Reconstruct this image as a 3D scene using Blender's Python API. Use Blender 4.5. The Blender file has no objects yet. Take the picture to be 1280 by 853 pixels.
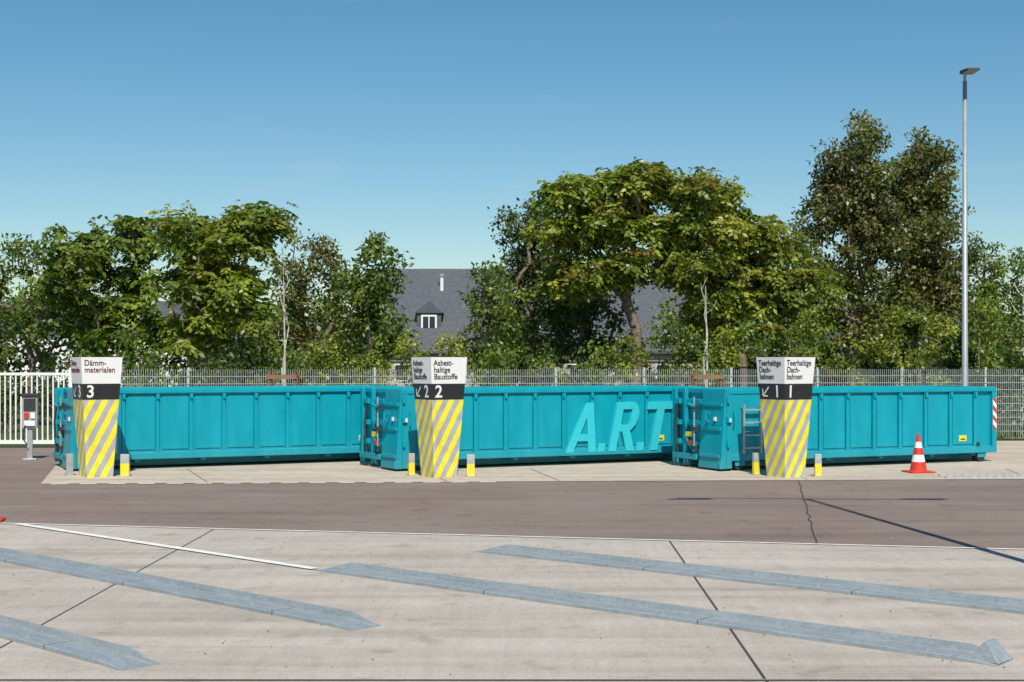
import bpy, math, random
import numpy as np
from mathutils import Vector, Matrix

random.seed(7)
scene = bpy.context.scene
COL = scene.collection
R = math.radians

# ------------------------------------------------------------------ helpers
def new_mat(name):
    m = bpy.data.materials.new(name); m.use_nodes = True
    nt = m.node_tree
    b = nt.nodes.get("Principled BSDF")
    return m, nt, b

def N(nt, typ, **kw):
    n = nt.nodes.new(typ)
    for k, v in kw.items():
        setattr(n, k, v)
    return n

def simple(name, col, rough=0.6, metal=0.0, var=0.12, scale=6.0, bump=0.0, bscale=60.0):
    m, nt, b = new_mat(name)
    tc = N(nt, 'ShaderNodeTexCoord')
    no = N(nt, 'ShaderNodeTexNoise'); no.inputs['Scale'].default_value = scale
    no.inputs['Detail'].default_value = 6
    nt.links.new(tc.outputs['Object'], no.inputs['Vector'])
    r = N(nt, 'ShaderNodeValToRGB')
    r.color_ramp.elements[0].position = .3; r.color_ramp.elements[1].position = .7
    r.color_ramp.elements[0].color = (*[c*(1-var) for c in col], 1)
    r.color_ramp.elements[1].color = (*[min(1, c*(1+var)) for c in col], 1)
    nt.links.new(no.outputs['Fac'], r.inputs['Fac'])
    nt.links.new(r.outputs['Color'], b.inputs['Base Color'])
    b.inputs['Roughness'].default_value = rough
    b.inputs['Metallic'].default_value = metal
    if bump:
        n2 = N(nt, 'ShaderNodeTexNoise'); n2.inputs['Scale'].default_value = bscale
        n2.inputs['Detail'].default_value = 5
        nt.links.new(tc.outputs['Object'], n2.inputs['Vector'])
        bp = N(nt, 'ShaderNodeBump'); bp.inputs['Strength'].default_value = bump
        bp.inputs['Distance'].default_value = .02
        nt.links.new(n2.outputs['Fac'], bp.inputs['Height'])
        nt.links.new(bp.outputs['Normal'], b.inputs['Normal'])
    return m

def empty(name, loc=(0, 0, 0), rotz=0):
    e = bpy.data.objects.new(name, None)
    e.empty_display_size = .3
    e.location = loc; e.rotation_euler = (0, 0, rotz)
    COL.objects.link(e)
    return e

class MB:
    """mesh builder"""
    def __init__(s):
        s.v = []; s.f = []; s.m = []; s.mats = []
    def mi(s, mat):
        if mat not in s.mats: s.mats.append(mat)
        return s.mats.index(mat)
    def poly(s, pts, faces, mat):
        o = len(s.v); s.v += [tuple(p) for p in pts]
        k = s.mi(mat)
        for f in faces:
            s.f.append([o+i for i in f]); s.m.append(k)
    def box(s, x0, x1, y0, y1, z0, z1, mat):
        p = [(x0,y0,z0),(x1,y0,z0),(x1,y1,z0),(x0,y1,z0),(x0,y0,z1),(x1,y0,z1),(x1,y1,z1),(x0,y1,z1)]
        s.poly(p, [(0,3,2,1),(4,5,6,7),(0,1,5,4),(1,2,6,5),(2,3,7,6),(3,0,4,7)], mat)
    def hexa(s, p, mat):
        s.poly(p, [(0,3,2,1),(4,5,6,7),(0,1,5,4),(1,2,6,5),(2,3,7,6),(3,0,4,7)], mat)
    def tube(s, pts, rad, mat, sides=8, cap=True):
        pts = [Vector(p) for p in pts]
        if not hasattr(rad, '__len__'): rad = [rad]*len(pts)
        o = len(s.v); k = s.mi(mat); n = len(pts)
        prev = None
        for i, p in enumerate(pts):
            d = (pts[min(i+1, n-1)]-pts[max(i-1, 0)])
            if d.length < 1e-6: d = Vector((0, 0, 1))
            d.normalize()
            a = Vector((1, 0, 0)) if abs(d.x) < .8 else Vector((0, 1, 0))
            if prev is not None: a = prev
            u = (a - d*a.dot(d)).normalized(); w = d.cross(u); prev = u
            for j in range(sides):
                t = 2*math.pi*j/sides
                s.v.append(tuple(p+(u*math.cos(t)+w*math.sin(t))*rad[i]))
        for i in range(n-1):
            for j in range(sides):
                a = o+i*sides+j; b = o+i*sides+(j+1) % sides
                s.f.append([a, b, b+sides, a+sides]); s.m.append(k)
        if cap:
            s.f.append([o+j for j in range(sides)][::-1]); s.m.append(k)
            s.f.append([o+(n-1)*sides+j for j in range(sides)]); s.m.append(k)
    def obj(s, name, parent=None, bevel=0, smooth=False, loc=None):
        me = bpy.data.meshes.new(name)
        me.from_pydata(s.v, [], s.f)
        for m in s.mats: me.materials.append(m)
        me.polygons.foreach_set('material_index', s.m)
        if smooth: me.polygons.foreach_set('use_smooth', [True]*len(s.f))
        me.update()
        ob = bpy.data.objects.new(name, me); COL.objects.link(ob)
        if parent: ob.parent = parent
        if loc: ob.location = loc
        if bevel:
            b = ob.modifiers.new('bev', 'BEVEL'); b.width = bevel; b.segments = 2
            b.limit_method = 'ANGLE'; b.angle_limit = R(40)
        return ob

def sheet(name, pts, z, mat):
    mb = MB(); mb.poly([(x, y, z) for x, y in pts], [list(range(len(pts)))], mat)
    ob = mb.obj(name)
    if ob.data.polygons[0].normal.z < 0: ob.data.flip_normals()
    return ob

def strip(mb, p, q, w, z, mat):
    p = Vector((*p, 0)); q = Vector((*q, 0)); d = (q-p).normalized(); n = Vector((-d.y, d.x, 0))*w/2
    a = [p-n, q-n, q+n, p+n]
    mb.poly([(t.x, t.y, z) for t in a], [(0, 1, 2, 3)], mat)

def text_mesh(name, body, size, mat, parent, mtx, shear=0, bold=0, align='LEFT', line=1.0, ext=.0015, sx=1.0, sp=1.0):
    cu = bpy.data.curves.new(name, 'FONT'); cu.body = body; cu.size = size
    cu.shear = shear; cu.offset = bold; cu.align_x = align; cu.space_line = line; cu.extrude = ext
    cu.space_character = sp
    cu.resolution_u = 6
    tmp = bpy.data.objects.new(name+'_t', cu); COL.objects.link(tmp)
    dg = bpy.context.evaluated_depsgraph_get()
    me = bpy.data.meshes.new_from_object(tmp.evaluated_get(dg))
    bpy.data.objects.remove(tmp)
    me.materials.clear(); me.materials.append(mat)
    ob = bpy.data.objects.new(name, me); COL.objects.link(ob)
    ob.parent = parent
    ob.matrix_local = mtx @ Matrix.Diagonal((sx, 1, 1, 1))
    return ob

def basis(o, u, v):
    u = Vector(u).normalized(); v = Vector(v); v = (v-u*v.dot(u)).normalized(); n = u.cross(v)
    return Matrix(((u.x, v.x, n.x, o[0]), (u.y, v.y, n.y, o[1]), (u.z, v.z, n.z, o[2]), (0, 0, 0, 1)))

# ------------------------------------------------------------------ camera, light, world
cam_d = bpy.data.cameras.new('camera'); cam = bpy.data.objects.new('camera', cam_d); COL.objects.link(cam)
cam.location = (0, 0, 2.2); cam.rotation_euler = (R(90), 0, 0)
cam_d.lens = 50; cam_d.sensor_width = 36; cam_d.shift_y = 0.0223
cam_d.clip_end = 5000; cam_d.clip_start = .1
scene.camera = cam

EL = 50; AZ = 173
to_sun = Vector((math.sin(R(AZ))*math.cos(R(EL)), math.cos(R(AZ))*math.cos(R(EL)), math.sin(R(EL))))
sd = bpy.data.lights.new('sun', 'SUN'); sd.energy = 5.0; sd.angle = R(.5); sd.color = (1, .94, .84)
sun = bpy.data.objects.new('sun', sd); COL.objects.link(sun)
sun.rotation_euler = to_sun.to_track_quat('Z', 'Y').to_euler(); sun.location = (5, -20, 30)

w = bpy.data.worlds.new('World'); scene.world = w; w.use_nodes = True
nt = w.node_tree; bg = nt.nodes['Background']
sky = nt.nodes.new('ShaderNodeTexSky'); sky.sky_type = 'NISHITA'; sky.sun_disc = False
sky.sun_elevation = R(EL); sky.sun_rotation = R(AZ); sky.air_density = 1.0; sky.dust_density = .3; sky.ozone_density = 2.0
hs = nt.nodes.new('ShaderNodeHueSaturation'); hs.inputs['Hue'].default_value = .487; hs.inputs['Saturation'].default_value = 1.25; hs.inputs['Value'].default_value = .125
nt.links.new(sky.outputs[0], hs.inputs['Color'])
ga = nt.nodes.new('ShaderNodeGamma'); ga.inputs[1].default_value = 1.08; nt.links.new(hs.outputs[0], ga.inputs[0])
vm = nt.nodes.new('ShaderNodeVectorMath'); vm.operation = 'SCALE'; vm.inputs['Scale'].default_value = 6.9; nt.links.new(ga.outputs[0], vm.inputs[0])
# thin cirrus wisps
tc = nt.nodes.new('ShaderNodeTexCoord'); mp = nt.nodes.new('ShaderNodeMapping'); mp.inputs['Scale'].default_value = (5, 5, 26); mp.inputs['Rotation'].default_value = (0, .12, 0)
nz = nt.nodes.new('ShaderNodeTexNoise'); nz.inputs['Scale'].default_value = 1.0; nz.inputs['Detail'].default_value = 8; nz.inputs['Roughness'].default_value = .6
nt.links.new(tc.outputs['Generated'], mp.inputs[0]); nt.links.new(mp.outputs[0], nz.inputs['Vector'])
cr = nt.nodes.new('ShaderNodeValToRGB'); cr.color_ramp.elements[0].position = .61; cr.color_ramp.elements[1].position = .85
cr.color_ramp.elements[0].color = (0, 0, 0, 1); cr.color_ramp.elements[1].color = (.3, .3, .3, 1)
nt.links.new(nz.outputs['Fac'], cr.inputs['Fac'])
mxs = nt.nodes.new('ShaderNodeMix'); mxs.data_type = 'RGBA'; mxs.inputs[7].default_value = (5.6, 6.0, 6.4, 1)
nt.links.new(cr.outputs[0], mxs.inputs[0]); nt.links.new(vm.outputs[0], mxs.inputs[6])
nt.links.new(mxs.outputs[2], bg.inputs[0]); bg.inputs[1].default_value = .115
scene.view_settings.view_transform = 'Standard'; scene.view_settings.look = 'None'; scene.view_settings.exposure = 0

# ------------------------------------------------------------------ ground materials
def concrete(name, c0, c1, stain=.35, dirx=12, diry=1.0, spots=.5, tyre=0.0):
    m, nt, b = new_mat(name)
    tc = N(nt, 'ShaderNodeTexCoord'); L = nt.links
    big = N(nt, 'ShaderNodeTexNoise'); big.inputs['Scale'].default_value = .35; big.inputs['Detail'].default_value = 8; big.inputs['Roughness'].default_value = .65
    L.new(tc.outputs['Object'], big.inputs['Vector'])
    r = N(nt, 'ShaderNodeValToRGB'); r.color_ramp.elements[0].position = .35; r.color_ramp.elements[1].position = .65
    r.color_ramp.elements[0].color = (*c0, 1); r.color_ramp.elements[1].color = (*c1, 1)
    L.new(big.outputs['Fac'], r.inputs['Fac'])
    last = r.outputs[0]
    def mul(a, bsock, f):
        mx = N(nt, 'ShaderNodeMix', data_type='RGBA', blend_type='MULTIPLY'); mx.inputs[0].default_value = f
        L.new(a, mx.inputs[6]); L.new(bsock, mx.inputs[7]); return mx.outputs[2]
    def ramp(src, p0, p1, ca, cb):
        q = N(nt, 'ShaderNodeValToRGB'); q.color_ramp.elements[0].position = p0; q.color_ramp.elements[1].position = p1
        q.color_ramp.elements[0].color = (*ca, 1); q.color_ramp.elements[1].color = (*cb, 1)
        L.new(src, q.inputs['Fac']); return q.outputs[0]
    mp = N(nt, 'ShaderNodeMapping'); mp.inputs['Scale'].default_value = (dirx, diry, 1)
    L.new(tc.outputs['Object'], mp.inputs['Vector'])
    st = N(nt, 'ShaderNodeTexNoise'); st.inputs['Scale'].default_value = 1.0; st.inputs['Detail'].default_value = 7; st.inputs['Roughness'].default_value = .7
    L.new(mp.outputs[0], st.inputs['Vector'])
    last = mul(last, ramp(st.outputs['Fac'], .3, .62, (1-stain, 1-stain, 1-stain*.95), (1, 1, 1)), .75)
    sp = N(nt, 'ShaderNodeTexNoise'); sp.inputs['Scale'].default_value = 2.6; sp.inputs['Detail'].default_value = 5
    L.new(tc.outputs['Object'], sp.inputs['Vector'])
    last = mul(last, ramp(sp.outputs['Fac'], .28, .42, (.72, .71, .7), (1, 1, 1)), .8)
    g = N(nt, 'ShaderNodeTexNoise'); g.inputs['Scale'].default_value = 45; g.inputs['Detail'].default_value = 4
    L.new(tc.outputs['Object'], g.inputs['Vector'])
    last = mul(last, ramp(g.outputs['Fac'], .25, .75, (.8, .8, .8), (1.1, 1.1, 1.1)), 1)
    if tyre:
        mp2 = N(nt, 'ShaderNodeMapping'); mp2.inputs['Rotation'].default_value = (0, 0, R(41)); mp2.inputs['Scale'].default_value = (.12, 1.6, 1)
        L.new(tc.outputs['Object'], mp2.inputs[0])
        ty = N(nt, 'ShaderNodeTexNoise'); ty.inputs['Scale'].default_value = 1.1; ty.inputs['Detail'].default_value = 5; ty.inputs['Roughness'].default_value = .55; ty.inputs['Distortion'].default_value = .3
        L.new(mp2.outputs[0], ty.inputs['Vector'])
        last = mul(last, ramp(ty.outputs['Fac'], .36, .5, (.78, .77, .76), (1, 1, 1)), tyre)
        mp3 = N(nt, 'ShaderNodeMapping'); mp3.inputs['Scale'].default_value = (.06, 2.2, 1); L.new(tc.outputs['Object'], mp3.inputs[0])
        t3 = N(nt, 'ShaderNodeTexNoise'); t3.inputs['Scale'].default_value = 1.0; t3.inputs['Detail'].default_value = 6; L.new(mp3.outputs[0], t3.inputs['Vector'])
        last = mul(last, ramp(t3.outputs['Fac'], .38, .55, (.86, .85, .84), (1, 1, 1)), tyre)
    if spots:
        vo = N(nt, 'ShaderNodeTexVoronoi'); vo.inputs['Scale'].default_value = 1.1; L.new(tc.outputs['Object'], vo.inputs['Vector'])
        last = mul(last, ramp(vo.outputs['Distance'], .015, .05, (.6, .59, .57), (1, 1, 1)), spots)
    L.new(last, b.inputs['Base Color'])
    b.inputs['Roughness'].default_value = .85; b.inputs['Specular IOR Level'].default_value = .2
    bp = N(nt, 'ShaderNodeBump'); bp.inputs['Strength'].default_value = .25; bp.inputs['Distance'].default_value = .01
    L.new(g.outputs['Fac'], bp.inputs['Height']); L.new(bp.outputs[0], b.inputs['Normal'])
    return m

m_conc = concrete('concrete_foreground', (.46, .412, .352), (.55, .50, .44), .16, 9, .8, .3, .75)
m_apron = concrete('concrete_apron', (.53, .45, .36), (.61, .53, .43), .18, 3, 1.5, .3, .5)
m_asph = concrete('asphalt_brownish', (.235, .180, .152), (.28, .222, .192), .14, .5, 4, 0, .45)
m_joint = simple('joint_dark', (.06, .05, .045), .9)
m_jointl = simple('joint_light', (.2, .18, .16), .9)
m_kerb = simple('kerb_light', (.55, .50, .43), .9)
m_white = simple('road_paint_white', (.76, .75, .71), .7, var=.15, scale=8)
m_grass = simple('grass_ground', (.06, .085, .025), .95, var=.5, scale=1.5, bump=.6)
m_paver = simple('pavers', (.44, .44, .43), .85, var=.25, scale=9)

sheet('ground', [(-900, -100), (900, -100), (900, 1500), (-900, 1500)], 0.0, m_grass)
def nearY(x): return 18.07-.212*x
def farY(x): return 26.44+.058*x
sheet('asphalt_road', [(-40, nearY(-40)), (-20, nearY(-20)), (0, nearY(0)), (40, nearY(40)), (40, farY(40)), (0, farY(0)), (-8.6, farY(-8.6)),
       (-9.4, 29), (-10.2, 32), (-10.6, 37.2), (-40, 37.2)], .004, m_asph)
sheet('concrete_yard', [(-40, -20), (40, -20), (40, nearY(40)), (0, nearY(0)), (-40, nearY(-40))], .006, m_conc)
sheet('concrete_apron', [(-8.6, farY(-8.6)), (0, farY(0)), (40, farY(40)), (40, 40.5), (-10.8, 40.5), (-10.2, 32), (-9.4, 29)], .008, m_apron)
mb = MB()
strip(mb, (-3.95, nearY(-3.95)-.02), (-3.95, 9.9), .014, .0105, m_joint); strip(mb, (-3.95, 9.9), (-3.95, -10), .014, .0105, m_joint)
strip(mb, (1.95, nearY(1.95)-.02), (1.76, 9.9), .02, .0105, m_joint); strip(mb, (1.76, 9.86), (1.76, -10), .02, .0105, m_joint)
strip(mb, (7.6, nearY(7.6)), (7.6, -10), .014, .0105, m_joint); strip(mb, (-9.8, nearY(-9.8)), (-9.8, -10), .014, .0105, m_joint)
strip(mb, (-20, 9.88), (20, 9.82), .03, .0115, m_joint)
mb.obj('slab_joints')
mb = MB()
rr_ = np.random.default_rng(4); pv = (5.38, 26.7)
for k in range(1, 25):
    q = (5.38-1.66*k/24+rr_.normal(0, .012), 26.7-9.35*k/24)
    strip(mb, pv, q, .022, .009, m_joint); pv = q
mb.obj('road_crack')
mb = MB()
for x in (-5.6, -1.2, .9, 5.6, 9.9):
    strip(mb, (x, farY(x)+.1), (x-.6+.1*x, 29.6), .025, .0125, m_jointl)
strip(mb, (-8.7, farY(-8.7)+.95), (30, farY(30)+.95), .02, .0115, m_jointl)
mb.obj('apron_joints')
mb = MB()
strip(mb, (-40, nearY(-40)-.02), (40, nearY(40)-.02), .07, .015, m_white)
strip(mb, (-6.75, 19.42), (-2.1, 15.16), .12, .019, m_white)
mb.obj('painted_lines')
mb = MB(); x = -8.4
while x < -.5:
    strip(mb, (x, farY(x)-.05), (x+.3, farY(x+.3)-.05), .12, .012, m_white); x += .52
pl = [(1.9, 26.75), (2.6, 26.95), (3.6, 27.25), (4.6, 27.42), (8.5, 27.6)]
mb.obj('dashed_edge_line')
mb = MB()
for i in range(len(pl)-1): strip(mb, pl[i], pl[i+1], .06, .0135, m_white)
strip(mb, (-8.6, farY(-8.6)+.06), (-.0, farY(0)+.06), .09, .0145, m_kerb)
strip(mb, (0, farY(0)+.06), (40, farY(40)+.06), .09, .0145, m_kerb)
mb.obj('apron_edge')
mb = MB()
for i in range(26):
    for j in range(4):
        x0 = 8.35+i*.16+(j % 2)*.05; y0 = farY(x0)+.35+j*.2
        mb.box(x0, x0+.145, y0, y0+.185, .005, .022, m_paver)
mb.obj('paver_strip')
mb = MB(); rr_ = np.random.default_rng(9)
for k in range(150):
    y = rr_.uniform(9.5, 18); x = rr_.uniform(-.38, .38)*y; s = rr_.uniform(.003, .009)
    mb.box(x, x+s*1.6, y, y+s*1.6, .008, .012+s*.7, m_jointl if rr_.random() < .8 else m_kerb)
mb.obj('grit')

# ------------------------------------------------------------------ guide rails
def galv():
    m, nt, b = new_mat('galvanised_steel'); L = nt.links
    tc = N(nt, 'ShaderNodeTexCoord'); v = N(nt, 'ShaderNodeTexVoronoi'); v.inputs['Scale'].default_value = 30
    L.new(tc.outputs['Object'], v.inputs['Vector'])
    mp = N(nt, 'ShaderNodeMapping'); mp.inputs['Scale'].default_value = (1.6, 9, 9); L.new(tc.outputs['Object'], mp.inputs[0])
    n = N(nt, 'ShaderNodeTexNoise'); n.inputs['Scale'].default_value = 1.5; n.inputs['Detail'].default_value = 8; n.inputs['Roughness'].default_value = .7
    L.new(mp.outputs[0], n.inputs['Vector'])
    mx = N(nt, 'ShaderNodeMix', data_type='FLOAT'); mx.inputs[0].default_value = .8
    L.new(v.outputs['Color'], mx.inputs[2]); L.new(n.outputs['Fac'], mx.inputs[3])
    r = N(nt, 'ShaderNodeValToRGB'); r.color_ramp.elements[0].position = .3; r.color_ramp.elements[1].position = .68
    r.color_ramp.elements[0].color = (.215, .25, .27, 1); r.color_ramp.elements[1].color = (.35, .395, .415, 1)
    L.new(mx.outputs[0], r.inputs['Fac']); L.new(r.outputs[0], b.inputs['Base Color'])
    b.inputs['Metallic'].default_value = .1; b.inputs['Roughness'].default_value = .45
    return m
m_galv = galv()
m_steel = simple('steel_grey', (.38, .40, .42), .45, .3)
m_dark = simple('dark_rubber', (.03, .03, .03), .7)

def rail(p, q, stop=False):
    p = Vector((*p, 0)); q = Vector((*q, 0)); d = q-p; Ln = d.length; a = math.atan2(d.y, d.x)
    e = empty('steel_guide_rail', (p.x, p.y, .006), a)
    mb = MB(); W = .16
    prof = [(-W, 0), (-W, .028), (-W+.012, .034), (W-.075, .034), (W-.066, .085), (W-.045, .085), (W-.035, .03), (W, .024), (W, 0)]
    n = len(prof); o = []
    for x in (0, .3, Ln-.3, Ln):
        k = .1 if x in (0, Ln) else 1
        o += [(x, y, z*k+.001) for y, z in prof]
    fs = []
    for s in range(3):
        for i in range(n-1):
            a0 = s*n+i; fs.append((a0, a0+n, a0+n+1, a0+1))
    fs.append(tuple(range(n))); fs.append(tuple(range(3*n, 4*n))[::-1])
    mb.poly(o, fs, m_galv)
    x = .8
    while x < Ln-.5:
        mb.tube([(x, -W+.085, .032), (x, -W+.085, .048)], .016, m_steel, 8); x += 1.2
    x = 2.4
    while x < Ln-1:
        mb.box(x, x+.008, -W-.001, W-.07, .0, .0355, m_dark); x += 2.4
    mb.obj('rail_plate', e)
    if stop:
        mb = MB()
        x = Ln-.22
        mb.hexa([(x, -.12, .01), (x+.22, -.12, .01), (x+.22, .12, .01), (x, .12, .01), (x+.09, -.1, .15), (x+.12, -.1, .15), (x+.12, .1, .15), (x+.09, .1, .15)], m_galv)
        mb.obj('rail_stop', e, bevel=.005)
rail((-9.0, 19.16-.06), (-1.2, 11.8))
rail((-2.0, 15.2), (3.62, 10.43), True)
rail((-.35, 16.72), (7.6, 10.05))
rail((-7.0, 14.3), (-2.68, 10.28))

# ------------------------------------------------------------------ containers
def teal_mat(name, c):
    m, nt, b = new_mat(name); L = nt.links
    tc = N(nt, 'ShaderNodeTexCoord'); n = N(nt, 'ShaderNodeTexNoise'); n.inputs['Scale'].default_value = 1.3; n.inputs['Detail'].default_value = 8; n.inputs['Roughness'].default_value = .65
    mp = N(nt, 'ShaderNodeMapping'); mp.inputs['Scale'].default_value = (2.2, 1, .6)
    L.new(tc.outputs['Object'], mp.inputs[0]); L.new(mp.outputs[0], n.inputs['Vector'])
    r = N(nt, 'ShaderNodeValToRGB'); r.color_ramp.elements[0].position = .3; r.color_ramp.elements[1].position = .72
    r.color_ramp.elements[0].color = (*[x*.88 for x in c], 1); r.color_ramp.elements[1].color = (c[0]+.006, c[1]*1.08, c[2]*1.08, 1)
    L.new(n.outputs['Fac'], r.inputs['Fac'])
    s = N(nt, 'ShaderNodeTexNoise'); s.inputs['Scale'].default_value = 9; s.inputs['Detail'].default_value = 6
    L.new(tc.outputs['Object'], s.inputs['Vector'])
    r2 = N(nt, 'ShaderNodeValToRGB'); r2.color_ramp.elements[0].position = .68; r2.color_ramp.elements[1].position = .72
    r2.color_ramp.elements[0].color = (0, 0, 0, 1); r2.color_ramp.elements[1].color = (.6, .6, .6, 1)
    L.new(s.outputs['Fac'], r2.inputs['Fac'])
    sx = N(nt, 'ShaderNodeSeparateXYZ'); L.new(tc.outputs['Object'], sx.inputs[0])
    mr = N(nt, 'ShaderNodeMapRange'); mr.inputs[1].default_value = .1; mr.inputs[2].default_value = .5; mr.inputs[3].default_value = .2; mr.inputs[4].default_value = 0
    L.new(sx.outputs[2], mr.inputs[0])
    md = N(nt, 'ShaderNodeMath', operation='MULTIPLY'); L.new(mr.outputs[0], md.inputs[0]); L.new(n.outputs['Fac'], md.inputs[1])
    mx = N(nt, 'ShaderNodeMix', data_type='RGBA'); L.new(md.outputs[0], mx.inputs[0]); L.new(r.outputs[0], mx.inputs[6]); mx.inputs[7].default_value = (.3, .27, .22, 1)
    mx2 = N(nt, 'ShaderNodeMix', data_type='RGBA'); L.new(r2.outputs[0], mx2.inputs[0]); L.new(mx.outputs[2], mx2.inputs[6]); mx2.inputs[7].default_value = (.08, .18, .19, 1)
    L.new(mx2.outputs[2], b.inputs['Base Color'])
    b.inputs['Roughness'].default_value = .38; b.inputs['Specular IOR Level'].default_value = .3
    bn = N(nt, 'ShaderNodeTexNoise'); bn.inputs['Scale'].default_value = 2.2; L.new(tc.outputs['Object'], bn.inputs['Vector'])
    bp = N(nt, 'ShaderNodeBump'); bp.inputs['Strength'].default_value = .4; bp.inputs['Distance'].default_value = .03
    L.new(bn.outputs['Fac'], bp.inputs['Height']); L.new(bp.outputs[0], b.inputs['Normal'])
    return m
m_teal = teal_mat('teal_paint', (.0003, .31, .40))
m_letter = simple('letter_light_teal', (.03, .50, .585), .5, var=.05)
m_yellow = simple('yellow_paint', (.78, .62, .02), .55, var=.1)
m_red = simple('red_paint', (.55, .035, .02), .5, var=.12)
m_orange = simple('orange_paint', (.60, .035, .015), .5, var=.1)
m_wpaint = simple('white_paint', (.78, .78, .76), .5, var=.04)
m_black = simple('black_panel', (.02, .02, .022), .45, var=.1)

def stripes(name, ca, cb, period, kx, ky, kz):
    m, nt, b = new_mat(name); L = nt.links
    tc = N(nt, 'ShaderNodeTexCoord'); d = N(nt, 'ShaderNodeVectorMath', operation='DOT_PRODUCT')
    d.inputs[1].default_value = (kx/period, ky/period, kz/period)
    L.new(tc.outputs['Object'], d.inputs[0])
    f = N(nt, 'ShaderNodeMath', operation='FRACT'); L.new(d.outputs['Value'], f.inputs[0])
    g = N(nt, 'ShaderNodeMath', operation='GREATER_THAN'); g.inputs[1].default_value = .5; L.new(f.outputs[0], g.inputs[0])
    no = N(nt, 'ShaderNodeTexNoise'); no.inputs['Scale'].default_value = 5; no.inputs['Detail'].default_value = 6; L.new(tc.outputs['Object'], no.inputs['Vector'])
    r = N(nt, 'ShaderNodeValToRGB'); r.color_ramp.elements[0].color = (.82, .82, .82, 1); r.color_ramp.elements[1].color = (1.08, 1.08, 1.08, 1)
    r.color_ramp.elements[0].position = .3; r.color_ramp.elements[1].position = .6
    L.new(no.outputs['Fac'], r.inputs['Fac'])
    mx = N(nt, 'ShaderNodeMix', data_type='RGBA'); L.new(g.outputs[0], mx.inputs[0]); mx.inputs[6].default_value = (*ca, 1); mx.inputs[7].default_value = (*cb, 1)
    m2 = N(nt, 'ShaderNodeMix', data_type='RGBA', blend_type='MULTIPLY'); m2.inputs[0].default_value = 1
    L.new(mx.outputs[2], m2.inputs[6]); L.new(r.outputs[0], m2.inputs[7]); L.new(m2.outputs[2], b.inputs['Base Color'])
    b.inputs['Roughness'].default_value = .5
    return m
m_hazard = stripes('hazard_red_white', (.75, .75, .73), (.6, .03, .03), .22, 1, 0, 1)
m_ygrey = stripes('hazard_yellow_grey', (.84, .72, .03), (.40, .41, .42), .215, .86, -.86, -.5)

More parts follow.
